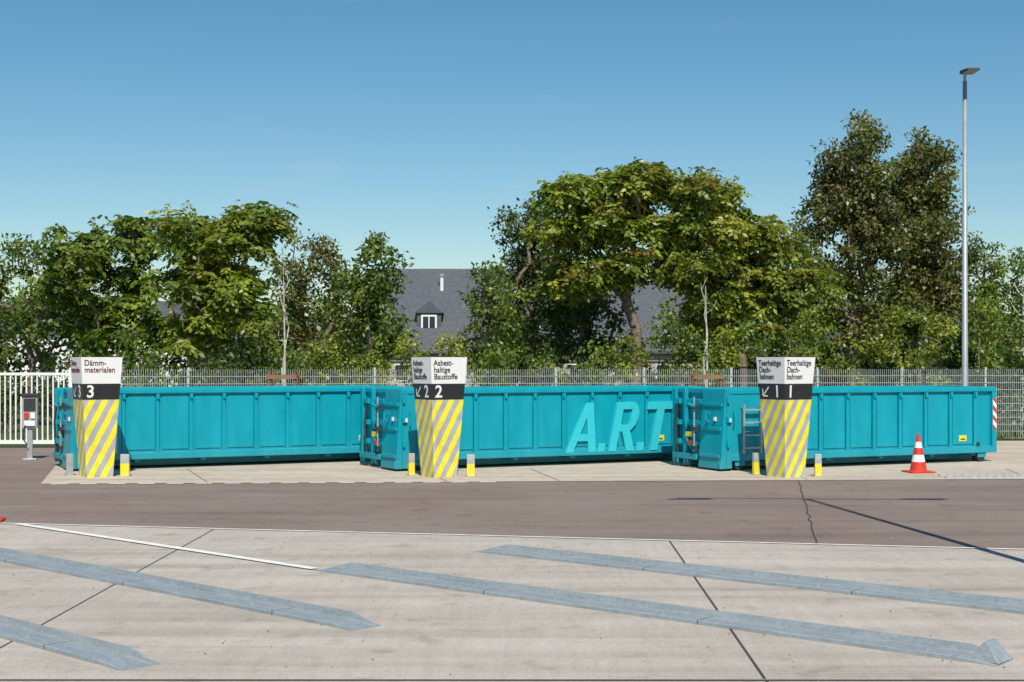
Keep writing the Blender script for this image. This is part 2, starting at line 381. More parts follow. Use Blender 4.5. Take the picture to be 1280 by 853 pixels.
def container(px, py, ang=27, CL=7.4, CW=2.2, letters=False):
    e = empty('roll_off_container', (px, py, .008), R(ang))
    t = m_teal
    mb = MB()
    mb.box(.03, CL-.03, .075, CW-.075, .24, 1.58, t)
    mb.hexa([(.06, .1, 1.58), (CL-.06, .1, 1.58), (CL-.06, CW-.1, 1.58), (.06, CW-.1, 1.58), (.06, .1, 1.62), (CL-.06, .1, 1.62), (CL-.06, CW-.1, 1.66), (.06, CW-.1, 1.66)], t)
    mb.obj('body', e, bevel=.01)
    mb = MB()
    for y0, y1 in ((0, .1), (CW-.1, CW)):
        mb.box(0, CL, y0, y1, 1.57, 1.68, t)
        mb.box(.10, CL-.1, y0+.005, y1-.005, .2, .35, t)
    mb.box(0, .1, .1, CW-.1, 1.572, 1.678, t); mb.box(CL-.1, CL, .1, CW-.1, 1.572, 1.678, t)
    mb.obj('rims', e, bevel=.018)
    mb = MB()
    x = .95
    while x < CL-.2:
        for y0, y1 in ((.015, .075), (CW-.075, CW-.015)):
            mb.box(x-.035, x+.035, y0, y1, .35, 1.57, t)
        mb.box(x-.03, x+.03, -.03, .015, 1.46, 1.565, t)
        x += .705
    for y0 in (0, CW-.09):
        mb.box(0, .13, y0, y0+.09, .05, 1.57, t)
        mb.box(CL-.13, CL, y0, y0+.09, .2, 1.57, t)
    mb.box(.13, .91, .02, .075, .22, 1.57, t)
    mb.obj('ribs', e, bevel=.008)
    mb = MB()
    x = 1.0
    while x < CL-.8:
        mb.box(x+.05, x+.605, .055, .076, .40, 1.52, t); x += .705
    mb.obj('side_panels', e, bevel=.006)
    mb = MB()
    for y in (.56, 1.5): mb.box(.05, CL-.05, y, y+.14, .04, .24, t)
    for x in (1.2, 2.6, 4.0, 5.4, 6.6): mb.box(x, x+.1, .12, CW-.12, .14, .24, t)
    mb.obj('skids', e)
    mb = MB()
    for x in (CL-.4, .35):
        for y in (.06, CW-.26):
            mb.tube([(x, y, .1), (x, y+.2, .1)], .1, m_dark, 16)
            mb.box(x-.12, x+.12, y-.02, y, .1, .24, t)
    mb.obj('rollers', e)
    mb = MB()
    mb.hexa([(-.15, .0, .04), (-.002, .0, .04), (-.002, .85, .04), (-.15, .85, .04), (-.03, .0, 1.67), (-.002, .0, 1.67), (-.002, .85, 1.67), (-.03, .85, 1.67)], t)
    mb.box(-.18, -.03, -.012, .03, .05, .2, t)
    for z in (.5, .95, 1.4):
        mb.box(-.06, -.002, .9, CW-.02, z-.05, z+.05, t)
    mb.box(-.08, -.002, CW-.13, CW, .08, 1.67, t); mb.box(-.09, -.002, 1.45, 1.55, .08, 1.67, t)
    mb.box(-.14, -.09, .95, CW-.1, .18, .3, t)
    for z in (.3, .85, 1.35):
        k = .15-.12*(z/1.63)
        mb.box(-k-.035, -k+.03, .06, .8, z-.035, z+.035, t)
    mb.obj('end_wall', e, bevel=.012)
    mb = MB()
    mb.tube([(-.14, 1.02, .35), (-.14, 1.02, 1.5)], .018, m_steel)
    mb.tube([(-.12, 1.7, .3), (-.15, 1.75, .9), (-.12, 1.7, 1.35)], .025, m_dark)
    for z in (.4, .8, 1.25):
        mb.box(-.18, -.06, .95, 1.07, z, z+.07, m_dark); mb.box(-.14, -.06, 1.62, 1.78, z+.1, z+.2, t)
    mb.box(-.13, -.12, 1.12, 1.38, .66, .76, m_yellow); mb.box(-.13, -.12, 1.14, 1.32, .5, .58, m_red)
    mb.tube([(-.2, .92, 1.3), (-.24, 1.07, 1.35), (-.2, 1.22, 1.3)], .03, t)
    mb.tube([(-.12, .45, 1.15), (-.22, .45, 1.2), (-.22, .45, 1.05), (-.15, .45, 1.0)], .03, t)
    mb.box(-.115, -.085, .25, .32, 1.02, 1.1, m_wpaint)
    mb.obj('end_fittings', e)
    mb = MB()
    for z in (.55, 1.05, 1.45): mb.tube([(.02, -.03, z-.06), (.02, -.03, z+.06)], .028, t)
    mb.box(.06, .11, -.004, 0, 1.0, 1.08, m_wpaint); mb.box(.05, .1, -.022, 0, .96, 1.0, m_dark)
    mb.tube([(.16, 0, .9), (.16, -.05, .92), (.16, -.05, 1.2), (.16, 0, 1.22)], .012, t, 6)
    mb.obj('post_fittings', e)
    mb = MB()
    for x in (.36, .78): mb.box(x-.02, x+.02, -.10, -.07, .35, 1.36, m_steel)
    for i in range(4):
        z = .47+i*.26; mb.box(.38, .76, -.11, -.06, z-.018, z+.018, m_steel)
    for x in (.36, .78):
        for z in (.4, 1.3): mb.box(x-.012, x+.012, -.07, .02, z-.015, z+.015, m_steel)
    mb.obj('ladder', e)
    mb = MB()
    mb.box(6.15, 6.36, .048, .054, .47, .60, m_yellow); mb.box(6.19, 6.32, .045, .048, .5, .53, m_dark)
    mb.box(CL-.118, CL-.012, -.006, -.001, .72, 1.42, m_hazard)
    mb.box(6.62, 6.7, -.01, .02, .36, .44, m_dark)
    mb.obj('stickers', e)
    if letters:
        # heavy italic capitals built from thick strokes
        mb = MB(); H = 1.08; sh = .22; dep = [0.0]
        def stroke(ox, pts):
            dep[0] += .0012
            f = .002-dep[0]
            fr = [(ox+a+sh*b, f, .27+b) for a, b in pts]; bk = [(x_, .07, z_) for x_, y_, z_ in fr]
            n = len(pts)
            mb.poly(fr+bk, [tuple(range(n))]+[(i, i+n, (i+1) % n+n, (i+1) % n) for i in range(n)], m_letter)
        W = .76; s = .185
        o = 3.80
        stroke(o, [(0, 0), (s, 0), (W*.5+s*.42, H), (W*.5-s*.42, H)])
        stroke(o, [(W-s, 0), (W, 0), (W*.5+s*.5, H), (W*.5-s*.5, H)])
        stroke(o, [(W*.22, .24), (W*.80, .24), (W*.76, .39), (W*.26, .39)])
        stroke(o+W+.04, [(0, 0), (.17, 0), (.17, .18), (0, .18)])
        o2 = o+W+.32
        stroke(o2, [(0, 0), (s, 0), (s, H), (0, H)])
        stroke(o2, [(s*.5, H-.16), (.42, H-.16), (.48, H-.03), (.40, H), (s*.5, H)])
        stroke(o2, [(s*.5, .43), (.42, .43), (.50, .5), (.44, .58), (s*.5, .58)])
        stroke(o2, [(.38, .44), (.48, .47), (.57, .58), (.61, .72), (.61, .86), (.55, 1.0), (.44, H), (.38, H-.1), (.42, .9), (.42, .66)])
        stroke(o2, [(.24, .45), (.45, 0), (.66, 0), (.44, .47)])
        stroke(o2+.71, [(0, 0), (.17, 0), (.17, .18), (0, .18)])
        o3 = o2+.80
        stroke(o3, [(0, H-.17), (.74, H-.17), (.74, H), (0, H)])
        stroke(o3, [(.27, 0), (.46, 0), (.46, H-.1), (.27, H-.1)])
        mb.obj('lettering', e)
    return e
container(-8.88, 29.0)
container(-2.23, 29.0, letters=True)
container(4.38, 29.0, 24.8, 7.2, 2.0)

# ------------------------------------------------------------------ signs
m_textb = simple('text_black', (.02, .02, .02), .5)
m_textr = simple('text_dark_red', (.15, .02, .015), .5)
def totem(px, py, lines, num, red=False):
    e = empty('info_sign_pillar', (px, py, .008), R(32))
    H = 2.32; wb = .255; wt = .40
    def hw(z): return wb+(wt-wb)*z/H
    def ring(z): h = hw(z); return [(-h, -h, z), (h, -h, z), (h, h, z), (-h, h, z)]
    lv = [(.0, 1.50, m_ygrey, 'hazard_base'), (1.50, 1.81, m_black, 'number_band'), (1.81, H, m_wpaint, 'text_panel')]
    for z0, z1, m, nm in lv:
        mb = MB(); mb.hexa(ring(z0)+ring(z1), m); mb.obj(nm, e)
    for side in (0, 1):
        def P(u, z, off=.004):
            h = hw(z)
            if side == 0: return Vector((-h+u, -h-off, z))
            return Vector((-h-off, h-u, z))
        uu = (1, 0, 0) if side == 0 else (0, -1, 0)
        def vv(z): return P(0, z+.1)-P(0, z)+(Vector((hw(z+.1)-hw(z), 0, 0)) if side == 0 else Vector((0, -(hw(z+.1)-hw(z)), 0)))
        y = 2.16
        for i, ln in enumerate(lines):
            text_mesh('text_line', ln, .155, (m_textr if red else m_textb), e,
                      basis(P(.05, y), uu, vv(y)), bold=.0018, sx=.9)
            y -= .132
        text_mesh('number', num, .33, m_wpaint, e, basis(P(.42 if side == 1 else .06, 1.55), uu, vv(1.55)), bold=.006)
        if side == 1:
            mb = MB(); b = basis(P(.19, 1.655), uu, vv(1.655))
            for (a, c) in (((.09, .09), (-.07, -.07)), ((-.08, -.085), (.05, -.085)), ((-.085, -.08), (-.085, .05))):
                a = Vector(a); c = Vector(c); d = (c-a).normalized(); n = Vector((-d.y, d.x))*.013
                q = [b @ Vector((p.x, p.y, 0)) for p in (a-n, c-n, c+n, a+n)]
                mb.poly(q, [(0, 1, 2, 3)], m_wpaint)
            mb.obj('arrow', e)
totem(-8.1, 27.7, ['Dämm-', 'materialen'], '3', True)
totem(-1.42, 27.7, ['Asbest-', 'haltige', 'Baustoffe'], '2')
totem(5.33, 27.7, ['Teerhaltige', 'Dach-', 'bahnen'], '1')

m_yg2 = stripes('post_yellow_grey', (.78, .64, .04), (.40, .41, .40), .5, 0, 0, 1)
def post(px, py, w=.16, a=0, mat=None):
    e = empty('guard_post', (px, py, .008), a)
    mb = MB(); mb.box(-w/2, w/2, -.04, .04, 0, .43, mat or m_yg2); mb.obj('post_body', e, bevel=.008)
    mb = MB(); mb.box(-w/2-.03, w/2+.03, -.09, .09, 0, .015, m_steel); mb.obj('foot_plate', e)
post(-8.68, 27.9, .13, .5, m_steel); post(-7.55, 27.75, .17)
post(-1.98, 28.0, .12, .4); post(-.80, 27.65, .15)
post(4.83, 28.15, .13, .4); post(5.97, 27.75, .13)

# ------------------------------------------------------------------ traffic cones
def cone(px, py):
    e = empty('traffic_cone', (px, py, .008), .2)
    mb = MB(); mb.box(-.25, .25, -.25, .25, 0, .035, m_orange); mb.obj('base', e, bevel=.012)
    prof = [(0.035, .19, m_orange), (.06, .165, m_orange), (.22, .135, m_wpaint), (.36, .108, m_orange), (.5, .08, m_wpaint), (.62, .056, m_orange), (.78, .028, m_orange)]
    mb = MB(); n = 24
    for i in range(len(prof)-1):
        z0, r0, m = prof[i]; z1, r1, _ = prof[i+1]
        v = [(r0*math.cos(2*math.pi*k/n), r0*math.sin(2*math.pi*k/n), z0) for k in range(n)]+[(r1*math.cos(2*math.pi*k/n), r1*math.sin(2*math.pi*k/n), z1) for k in range(n)]
        mb.poly(v, [(k, (k+1) % n, n+(k+1) % n, n+k) for k in range(n)], m)
    mb.obj('cone_body', e, smooth=True)
cone(8.2, 28.7); cone(-7.33, 19.75)

# ------------------------------------------------------------------ street lamps
m_pole = simple('pole_galvanised', (.33, .36, .38), .5, .35, var=.1, scale=3)
e = empty('street_lamp', (12.1, 38, 0))
mb = MB(); mb.tube([(0, 0, 0), (0, 0, .9), (0, 0, .95), (0, 0, 9.75)], [.10, .10, .085, .055], m_pole, 16); mb.obj('pole', e, smooth=True)
mb = MB(); mb.tube([(0, 0, 9.7), (0, 0, 9.95), (.04, -.05, 10.0)], .04, m_pole, 10)
mb.hexa([(-.12, -.62, 9.93), (.22, -.62, 9.93), (.22, .1, 9.96), (-.12, .1, 9.96), (-.1, -.6, 9.99), (.2, -.6, 9.99), (.2, .1, 10.06), (-.1, .1, 10.06)], m_dark)
mb.box(-.1, .2, -.6, .0, 9.92, 9.945, m_steel)
mb.obj('lamp_head', e, bevel=.01)
e = empty('street_lamp', (5.82, 14.75, 0))
mb = MB(); mb.tube([(0, 0, 0), (0, 0, 10)], [.075, .045], m_pole, 12)
mb.tube([(-2.1, .2, 10), (2.15, -.1, 10)], .035, m_pole, 8); mb.obj('pole', e)
mb = MB()
for s in (-1, 1): mb.box(s*1.9-.35, s*1.9+.35, -.06, .06, 9.98, 10.06, m_dark)
mb.obj('lamp_heads', e)

# ------------------------------------------------------------------ fence, gate, pedestal
m_wire = simple('fence_wire', (.44, .48, .47), .5, .15)
fx0, fy0, fx1, fy1 = -11.2, 38.0, 30.0, 42.8
e = empty('mesh_fence', (fx0, fy0, 0), math.atan2(fy1-fy0, fx1-fx0))
FL = math.hypot(fx1-fx0, fy1-fy0)
mb = MB(); x = 0; r = .0048
while x < FL:
    mb.box(x-r, x+r, -r, r, .05, 2.05, m_wire); x += .06
z = .06
while z < 2.05:
    mb.box(0, FL, -.012, -.004, z-.006, z+.006, m_wire); mb.box(0, FL, .004, .012, z-.006, z+.006, m_wire); z += .2
mb.obj('mesh_panels', e)
mb = MB(); x = 0
while x < FL:
    mb.box(x-.03, x+.03, .015, .075, 0, 2.1, m_wire); x += 2.5
mb.obj('posts', e)
m_gate = simple('gate_white', (.76, .77, .72), .5, var=.05)
e = empty('sliding_gate', (-24, 37.3, 0))
mb = MB(); mb.box(0, 12.4, -.04, .04, .1, .2, m_gate); mb.box(0, 12.4, -.03, .03, 1.9, 1.97, m_gate)
x = .07
while x < 12.4:
    mb.box(x-.018, x+.018, -.018, .018, .2, 1.9, m_gate); x += .14
mb.box(12.4, 12.52, -.06, .06, 0, 2.1, m_gate)
mb.obj('gate_leaf', e)
e = empty('power_pedestal', (-11.05, 32.6, .004), .25)
mb = MB(); mb.box(-.06, .06, -.05, .05, 0, .8, m_steel); mb.box(-.15, .15, -.12, .12, 0, .03, m_steel)
mb.box(-.17, .17, -.09, .09, .72, 1.45, m_steel); mb.box(-.2, .2, -.13, .12, 1.45, 1.52, m_dark)
mb.obj('housing', e, bevel=.01)
mb = MB(); mb.box(-.13, .13, -.11, -.09, 1.12, 1.4, m_dark)
mb.box(-.12, -.02, -.14, -.09, .95, 1.08, m_red); mb.box(.02, .12, -.14, -.09, .95, 1.08, m_wpaint); mb.box(-.12, .12, -.13, -.09, .78, .9, m_wpaint)
mb.tube([(-.1, -.12, .8), (-.14, -.2, .5), (-.05, -.15, .35)], .015, m_dark)
mb.obj('sockets', e)

# ------------------------------------------------------------------ house
def slate():
    m, nt, b = new_mat('slate_roof'); L = nt.links
    tc = N(nt, 'ShaderNodeTexCoord'); br = N(nt, 'ShaderNodeTexBrick')
    br.inputs['Scale'].default_value = 3.2; br.inputs['Color1'].default_value = (.075, .085, .10, 1); br.inputs['Color2'].default_value = (.12, .13, .15, 1)
    br.inputs['Mortar'].default_value = (.035, .04, .05, 1); br.inputs['Mortar Size'].default_value = .03
    mp = N(nt, 'ShaderNodeMapping'); mp.inputs['Rotation'].default_value = (R(90), 0, 0)
    L.new(tc.outputs['Object'], mp.inputs[0]); L.new(mp.outputs[0], br.inputs['Vector']); L.new(br.outputs['Color'], b.inputs['Base Color'])
    b.inputs['Roughness'].default_value = .6
    return m
m_slate = slate(); m_plaster = simple('plaster', (.42, .36, .31), .9, var=.06); m_glass = simple('window_glass', (.03, .04, .05), .1)
def house(px, py, L_, ez, rz, dep, dormers):
    e = empty('slate_roof_house', (px, py, 0))
    mb = MB(); mb.box(0, L_, 0, dep*2, 0, ez, m_plaster)
    for x in (0, L_-.2):
        mb.poly([(x, 0, ez), (x+.2, 0, ez), (x+.2, dep*2, ez), (x, dep*2, ez), (x, dep, rz-.15), (x+.2, dep, rz-.15)],
                [(0, 1, 5, 4), (2, 3, 4, 5), (0, 4, 3), (1, 2, 5)], m_plaster)
    mb.obj('walls', e)
    mb = MB(); o = .4; th = .15; k = (rz-ez)/dep
    for s in (0, 1):
        y0 = -o if s == 0 else dep*2+o
        zz = ez-o*k+.1
        mb.hexa([(-o, y0, zz), (L_+o, y0, zz), (L_+o, dep, rz), (-o, dep, rz), (-o, y0, zz+th), (L_+o, y0, zz+th), (L_+o, dep, rz+th), (-o, dep, rz+th)], m_slate)
    mb.obj('roof', e)
    mb = MB(); mb.tube([(-o, -.5, ez-.3), (L_+o, -.5, ez-.3)], .06, m_dark)
    mb.obj('gutter', e)
    mb = MB()
    x = 1.5
    while x < L_-1.5:
        mb.box(x, x+1.0, -.03, .05, 1.0, 2.2, m_wpaint); mb.box(x+.08, x+.92, -.05, -.03, 1.08, 2.12, m_glass); x += 3
    mb.obj('windows', e)
    for dx, dz in dormers:
        yb = (dz-ez)/k
        mb = MB(); w_ = .85
        mb.box(dx-w_, dx+w_, yb-.35, yb+1.6, dz-.5, dz+.9, m_slate)
        mb.poly([(dx-w_-.15, yb-.5, dz+.85), (dx+w_+.15, yb-.5, dz+.85), (dx, yb-.5, dz+1.7), (dx-w_-.15, yb+2.2, dz+.85), (dx+w_+.15, yb+2.2, dz+.85), (dx, yb+2.2, dz+1.7)],
                [(0, 1, 2), (0, 2, 5, 3), (1, 4, 5, 2)], m_slate)
        mb.box(dx-.55, dx+.55, yb-.42, yb-.35, dz-.35, dz+.72, m_wpaint)
        mb.box(dx-.42, dx-.04, yb-.45, yb-.42, dz-.22, dz+.6, m_glass); mb.box(dx+.04, dx+.42, yb-.45, yb-.42, dz-.22, dz+.6, m_glass)
        mb.obj('dormer', e)
    mb = MB(); yb = dep*.72; mb.tube([(4.55, yb, ez+k*yb-.2), (4.55, yb, ez+k*yb+1.1)], .13, m_wpaint, 12)
    mb.tube([(4.55, yb, ez+k*yb+1.1), (4.55, yb, ez+k*yb+1.3)], .2, m_steel, 12)
    mb.obj('vent_pipe', e)
house(-9.6, 98, 23, 3.2, 9.0, 6.0, [(3.8, 4.9), (12, 4.9)])
e = empty('white_house', (-44, 105, 0))
mb = MB(); mb.box(0, 20, 0, 8, 0, 4.4, m_wpaint); mb.hexa([(-.3, -.3, 4.4), (20.3, -.3, 4.4), (20.3, 8.3, 4.4), (-.3, 8.3, 4.4), (0, 3.9, 7), (20, 3.9, 7), (20, 4.1, 7), (0, 4.1, 7)], m_slate)
for i in range(5): mb.box(1.5+i*3.8, 2.7+i*3.8, -.04, 0, 1.5, 3, m_glass)
mb.obj('walls_and_roof', e)

# ------------------------------------------------------------------ hills
m_hill = simple('hill_green', (.07, .10, .075), 1, var=.25, scale=.03)
mb = MB(); nx = 120
vv_ = []
for i in range(nx+1):
    x = -700+1400*i/nx
    h = 26+9*math.sin(x*.006+1)+5*math.sin(x*.021)+2*math.sin(x*.09)
    vv_ += [(x, 560, 0), (x, 700, h), (x, 900, h*1.05)]
mb.poly(vv_, [(3*i, 3*i+3, 3*i+4, 3*i+1) for i in range(nx)]+[(3*i+1, 3*i+4, 3*i+5, 3*i+2) for i in range(nx)], m_hill)
mb.obj('hills', smooth=True)

# ------------------------------------------------------------------ vegetation
def leaf_mat(name, trans=.34):
    m, nt, b = new_mat(name); L = nt.links
    nt.nodes.remove(b)
    at = N(nt, 'ShaderNodeAttribute'); at.attribute_name = 'Col'
    df = N(nt, 'ShaderNodeBsdfDiffuse'); L.new(at.outputs['Color'], df.inputs['Color'])
    tr = N(nt, 'ShaderNodeBsdfTranslucent')
    hs = N(nt, 'ShaderNodeMix', data_type='RGBA', blend_type='MULTIPLY'); hs.inputs[0].default_value = 1
    hs.inputs[7].default_value = (1.7, 1.8, .7, 1); L.new(at.outputs['Color'], hs.inputs[6]); L.new(hs.outputs[2], tr.inputs['Color'])
    mx = N(nt, 'ShaderNodeMixShader'); mx.inputs[0].default_value = trans
    L.new(df.outputs[0], mx.inputs[1]); L.new(tr.outputs[0], mx.inputs[2])
    gl = N(nt, 'ShaderNodeBsdfGlossy'); gl.inputs['Roughness'].default_value = .4; gl.inputs['Color'].default_value = (.9, .95, 1, 1)
    m2 = N(nt, 'ShaderNodeMixShader'); m2.inputs[0].default_value = .03
    L.new(mx.outputs[0], m2.inputs[1]); L.new(gl.outputs[0], m2.inputs[2])
    out = [n for n in nt.nodes if n.type == 'OUTPUT_MATERIAL'][0]; L.new(m2.outputs[0], out.inputs[0])
    return m
m_leaf = leaf_mat('leaves')
m_bark = simple('bark', (.17, .135, .10), .9, var=.4, scale=9, bump=.6, bscale=30)
m_barkl = simple('bark_pale', (.46, .43, .37), .8, var=.25, scale=9)
m_wood = simple('stake_wood', (.22, .13, .07), .8, var=.25)

def norm(a): return a/np.maximum(np.linalg.norm(a, axis=-1, keepdims=True), 1e-6)

def leaf_object(name, P, D, Nn, Ls, Ws, C, parent):
    n = len(P)
    D = norm(D); Nn = norm(Nn-D*np.sum(Nn*D, axis=1, keepdims=True)); S = np.cross(D, Nn)
    L3 = Ls[:, None]; W3 = Ws[:, None]
    V = np.empty((n, 4, 3), np.float32)
    V[:, 0] = P; V[:, 1] = P+D*L3*.45+S*W3*.5; V[:, 2] = P+D*L3-Nn*L3*.12; V[:, 3] = P+D*L3*.45-S*W3*.5
    me = bpy.data.meshes.new(name)
    me.vertices.add(n*4); me.vertices.foreach_set('co', V.reshape(-1))
    me.loops.add(n*4); me.loops.foreach_set('vertex_index', np.arange(n*4, dtype=np.int32))
    me.polygons.add(n); me.polygons.foreach_set('loop_start', np.arange(0, n*4, 4, dtype=np.int32))
    try: me.polygons.foreach_set('loop_total', np.full(n, 4, dtype=np.int32))
    except Exception: pass
    me.update(calc_edges=True)
    ca = me.color_attributes.new('Col', 'FLOAT_COLOR', 'POINT')
    CC = np.ones((n, 4, 4), np.float32); CC[:, :, :3] = C[:, None, :]
    ca.data.foreach_set('color', CC.reshape(-1))
    me.materials.append(m_leaf)
    ob = bpy.data.objects.new(name, me); COL.objects.link(ob)
    if parent: ob.parent = parent
    return ob

TOTAL = [0]
def gen_leaves(rng, puffs, style, dens, pal, lsize, seeds=0.0, seedcol=(.20, .12, .035)):
    Ps, Ds, Ns, Ls, Ws, Cs = [], [], [], [], [], []
    pal = np.array(pal)
    for (c, r) in puffs:
        t = rng.random(); i = rng.integers(len(pal)); base = pal[i]*(.7+.6*t)
        if style == 'frond':
            nf = int(dens*r*r*4); M = 8
            az = rng.random(nf)*2*np.pi; el = rng.normal(.15, .5, nf)
            d = np.stack([np.cos(az)*np.cos(el), np.sin(az)*np.cos(el), np.sin(el)], 1)
            st = c+rng.normal(0, .34*r, (nf, 3))*[1, 1, .6]
            fl = rng.uniform(.5, 1.05, nf)*r*.9
            tt = (np.arange(M)+1.0)/M
            pos = st[:, None, :]+d[:, None, :]*(fl[:, None]*tt[None])[..., None]
            pos[..., 2] -= (fl[:, None]*(tt[None]**2))*.5
            side = norm(np.cross(d, np.array([0, 0, 1.0])))
            sg = np.where(np.arange(M) % 2 == 0, 1, -1)
            D = side[:, None, :]*sg[None, :, None]*.85+d[:, None, :]*.5+rng.normal(0, .2, (nf, M, 3)); D[..., 2] -= .45
            Nn = np.zeros((nf, M, 3)); Nn[..., 2] = .7; Nn += rng.normal(0, .5, (nf, M, 3))+.85*d[:, None, :]
            P = pos.reshape(-1, 3); D = D.reshape(-1, 3); Nn = Nn.reshape(-1, 3); n = len(P)
            L_ = rng.uniform(.8, 1.25, n)*lsize; W_ = L_*.50
            C = base[None]*(np.repeat(rng.uniform(.7, 1.35, nf), M)[:, None])*rng.uniform(.85, 1.15, (n, 1))
        else:
            n = int(dens*r*r*48)
            d = norm(rng.normal(0, 1, (n, 3))); rad = r*(rng.random(n)**.45)*rng.uniform(.85, 1.2, n)
            lump = 1+.3*np.sin(d[:, 0]*5+t*9)*np.sin(d[:, 2]*6+t*5)
            P = c+d*(rad*lump)[:, None]*[1, 1, .8]
            D = d*.5+rng.normal(0, .6, (n, 3)); D[:, 2] -= .25
            Nn = d*.8+rng.normal(0, .4, (n, 3)); Nn[:, 2] += .45
            L_ = rng.uniform(.65, 1.35, n)*lsize*1.07; W_ = L_*rng.uniform(.5, .7, n)
            C = base[None]*rng.uniform(.65, 1.4, (n, 1))
        if seeds and rng.random() < seeds:
            k = rng.random(len(P)) < .3; k &= P[:, 2] > c[2]-.1*r
            C[k] = np.array(seedcol)*rng.uniform(.7, 1.3, (k.sum(), 1))
        Ps.append(P); Ds.append(D); Ns.append(Nn); Ls.append(L_); Ws.append(W_); Cs.append(C)
    P = np.concatenate(Ps); TOTAL[0] += len(P)
    return P, np.concatenate(Ds), np.concatenate(Ns), np.concatenate(Ls), np.concatenate(Ws), np.concatenate(Cs)

def tree(name, bx, by, trunk_h, crowns, style='leaf', dens=8, pal=((.06, .1, .02),), lsize=.15, pr=.5, r0=.02, seed=1, bark=None, seeds=0, lean=0.0, trunks=1, shell=.35, leader=None, mult=1.2, seedcol=(.20, .12, .035)):
    rng = np.random.default_rng(seed)
    e = empty(name, (bx, by, 0))
    puffs = []
    for (cx, cy, cz, rx, ry, rz, n) in crowns:
        for _ in range(int(n*mult)):
            d = rng.normal(0, 1, 3); d /= np.linalg.norm(d); rr = shell+(1.06-shell)*rng.random()**.6
            c = np.array([cx-bx+d[0]*rr*rx, cy+d[1]*rr*ry, cz+d[2]*rr*rz])
            if c[2] < .3: c[2] = .3+rng.random()*.5
            puffs.append((c, pr*rng.uniform(.5, 1.3)))
    nodes = []; par = []
    for t in range(trunks):
        off = rng.normal(0, .35 if trunks > 1 else 0, 2); k = 5; prev = -1
        for i in range(k+1):
            z = trunk_h*i/k
            nodes.append(np.array([off[0]*(1+z*.4)+lean*z+rng.normal(0, .04), off[1]+rng.normal(0, .04), z])); par.append(prev); prev = len(nodes)-1
    if leader:
        for z in np.linspace(trunk_h, leader, 7)[1:]:
            nodes.append(np.array([lean*z+rng.normal(0, .06), rng.normal(0, .06), z])); par.append(prev); prev = len(nodes)-1
    plen = [n_[2] for n_ in nodes]
    order = sorted(range(len(puffs)), key=lambda i: np.linalg.norm(puffs[i][0]-np.array([0, 0, trunk_h*.8])))
    for i in order:
        c = puffs[i][0]
        A = np.array(nodes); dd = np.linalg.norm(A-c, axis=1)
        pen = np.where(A[:, 2] > c[2]+.2, 1.5, 0)+np.where(A[:, 2] < trunk_h*.35, 2.5, 0)
        cost = dd+.35*np.array(plen)+pen
        j = int(np.argmin(cost)); a = nodes[j]
        mid = (a+c)/2+rng.normal(0, .08*dd[j], 3); mid[2] += .06*dd[j]
        nodes.append(mid); par.append(j); plen.append(plen[j]+dd[j]/2)
        nodes.append(c); par.append(len(nodes)-2); plen.append(plen[j]+dd[j])
    cnt = np.ones(len(nodes))
    for i in range(len(nodes)-1, -1, -1):
        if par[i] >= 0: cnt[par[i]] += cnt[i]
    rad = r0*cnt**.38
    mb = MB(); bk = bark or m_bark
    for i in range(len(nodes)):
        if par[i] >= 0:
            a = nodes[par[i]]; b = nodes[i]
            ra = min(rad[par[i]], rad[i]*1.5); sides = 8 if rad[i] > .05 else 5
            mb.tube([a, b], [ra, rad[i]], bk, sides, cap=False)
    mb.obj('trunk_and_limbs', e, smooth=True)
    leaf_object('foliage', *gen_leaves(rng, puffs, style, dens, pal, lsize, seeds, seedcol), e)
    return e

def sc(p, k): return tuple(tuple(c*k for c in q) for q in p)
G_mid = sc(((.074, .112, .015), (.092, .130, .019), (.055, .086, .014), (.108, .14, .021)), 1.5)
G_yel = sc(((.128, .150, .018), (.105, .138, .017), (.158, .17, .024), (.085, .12, .017)), 1.6)
G_dark = sc(((.043, .064, .014), (.053, .078, .016), (.061, .075, .017)), 1.45)
G_brown = sc(((.100, .100, .023), (.075, .085, .018), (.118, .098, .028), (.065, .085, .018)), 1.5)
G_lime = sc(((.072, .082, .020), (.086, .086, .024), (.058, .074, .018), (.094, .09, .024)), 1.6)

# left group
tree('ash_tree', -19.3, 51, 2.2, [(-19.6, 0, 4.6, 1.7, 1.6, 1.7, 34)], dens=8, pal=G_brown, seed=11, lsize=.16)
tree('ash_tree', -16.9, 50, 2.3, [(-17.2, 0, 4.9, 1.7, 1.6, 1.5, 36), (-16, 0, 3.4, 1.4, 1.2, 1.0, 16)], dens=7, pal=G_mid, seed=12, lsize=.16)
tree('tree_of_heaven', -13.7, 48, 2.4, [(-14.7, 0, 6.1, 1.1, 1.2, .8, 14), (-12.7, 0, 6.5, .75, 1, .7, 10), (-13.8, 0, 4.8, 2.0, 1.5, 1.0, 26), (-13.7, 0, 3.4, 1.9, 1.2, .9, 18)], style='frond', dens=22, pal=G_mid, seed=13, lsize=.21, pr=.58)
tree('tree_of_heaven', -9.7, 46, 2.4, [(-10.7, 0, 6.4, .8, 1.1, .6, 11), (-8.2, 0, 6.9, .85, 1.0, .45, 11), (-9.3, 0, 6.0, 1.6, 1.3, .7, 15), (-10.4, 0, 4.9, 1.5, 1.2, .9, 15), (-8.9, 0, 4.5, 1.3, 1.2, .8, 12), (-9.8, 0, 3.4, 1.8, 1.2, .8, 15)], style='frond', dens=22, pal=G_yel, seed=14, lsize=.21, pr=.6, trunks=2)
tree('maple_tree', -7.3, 52, 2.2, [(-7.4, 0, 5.4, 1.3, 1.4, 1.4, 34), (-7.2, 0, 3.4, 1.5, 1.3, 1.2, 20)], dens=8, pal=G_brown, seed=15, lsize=.14)
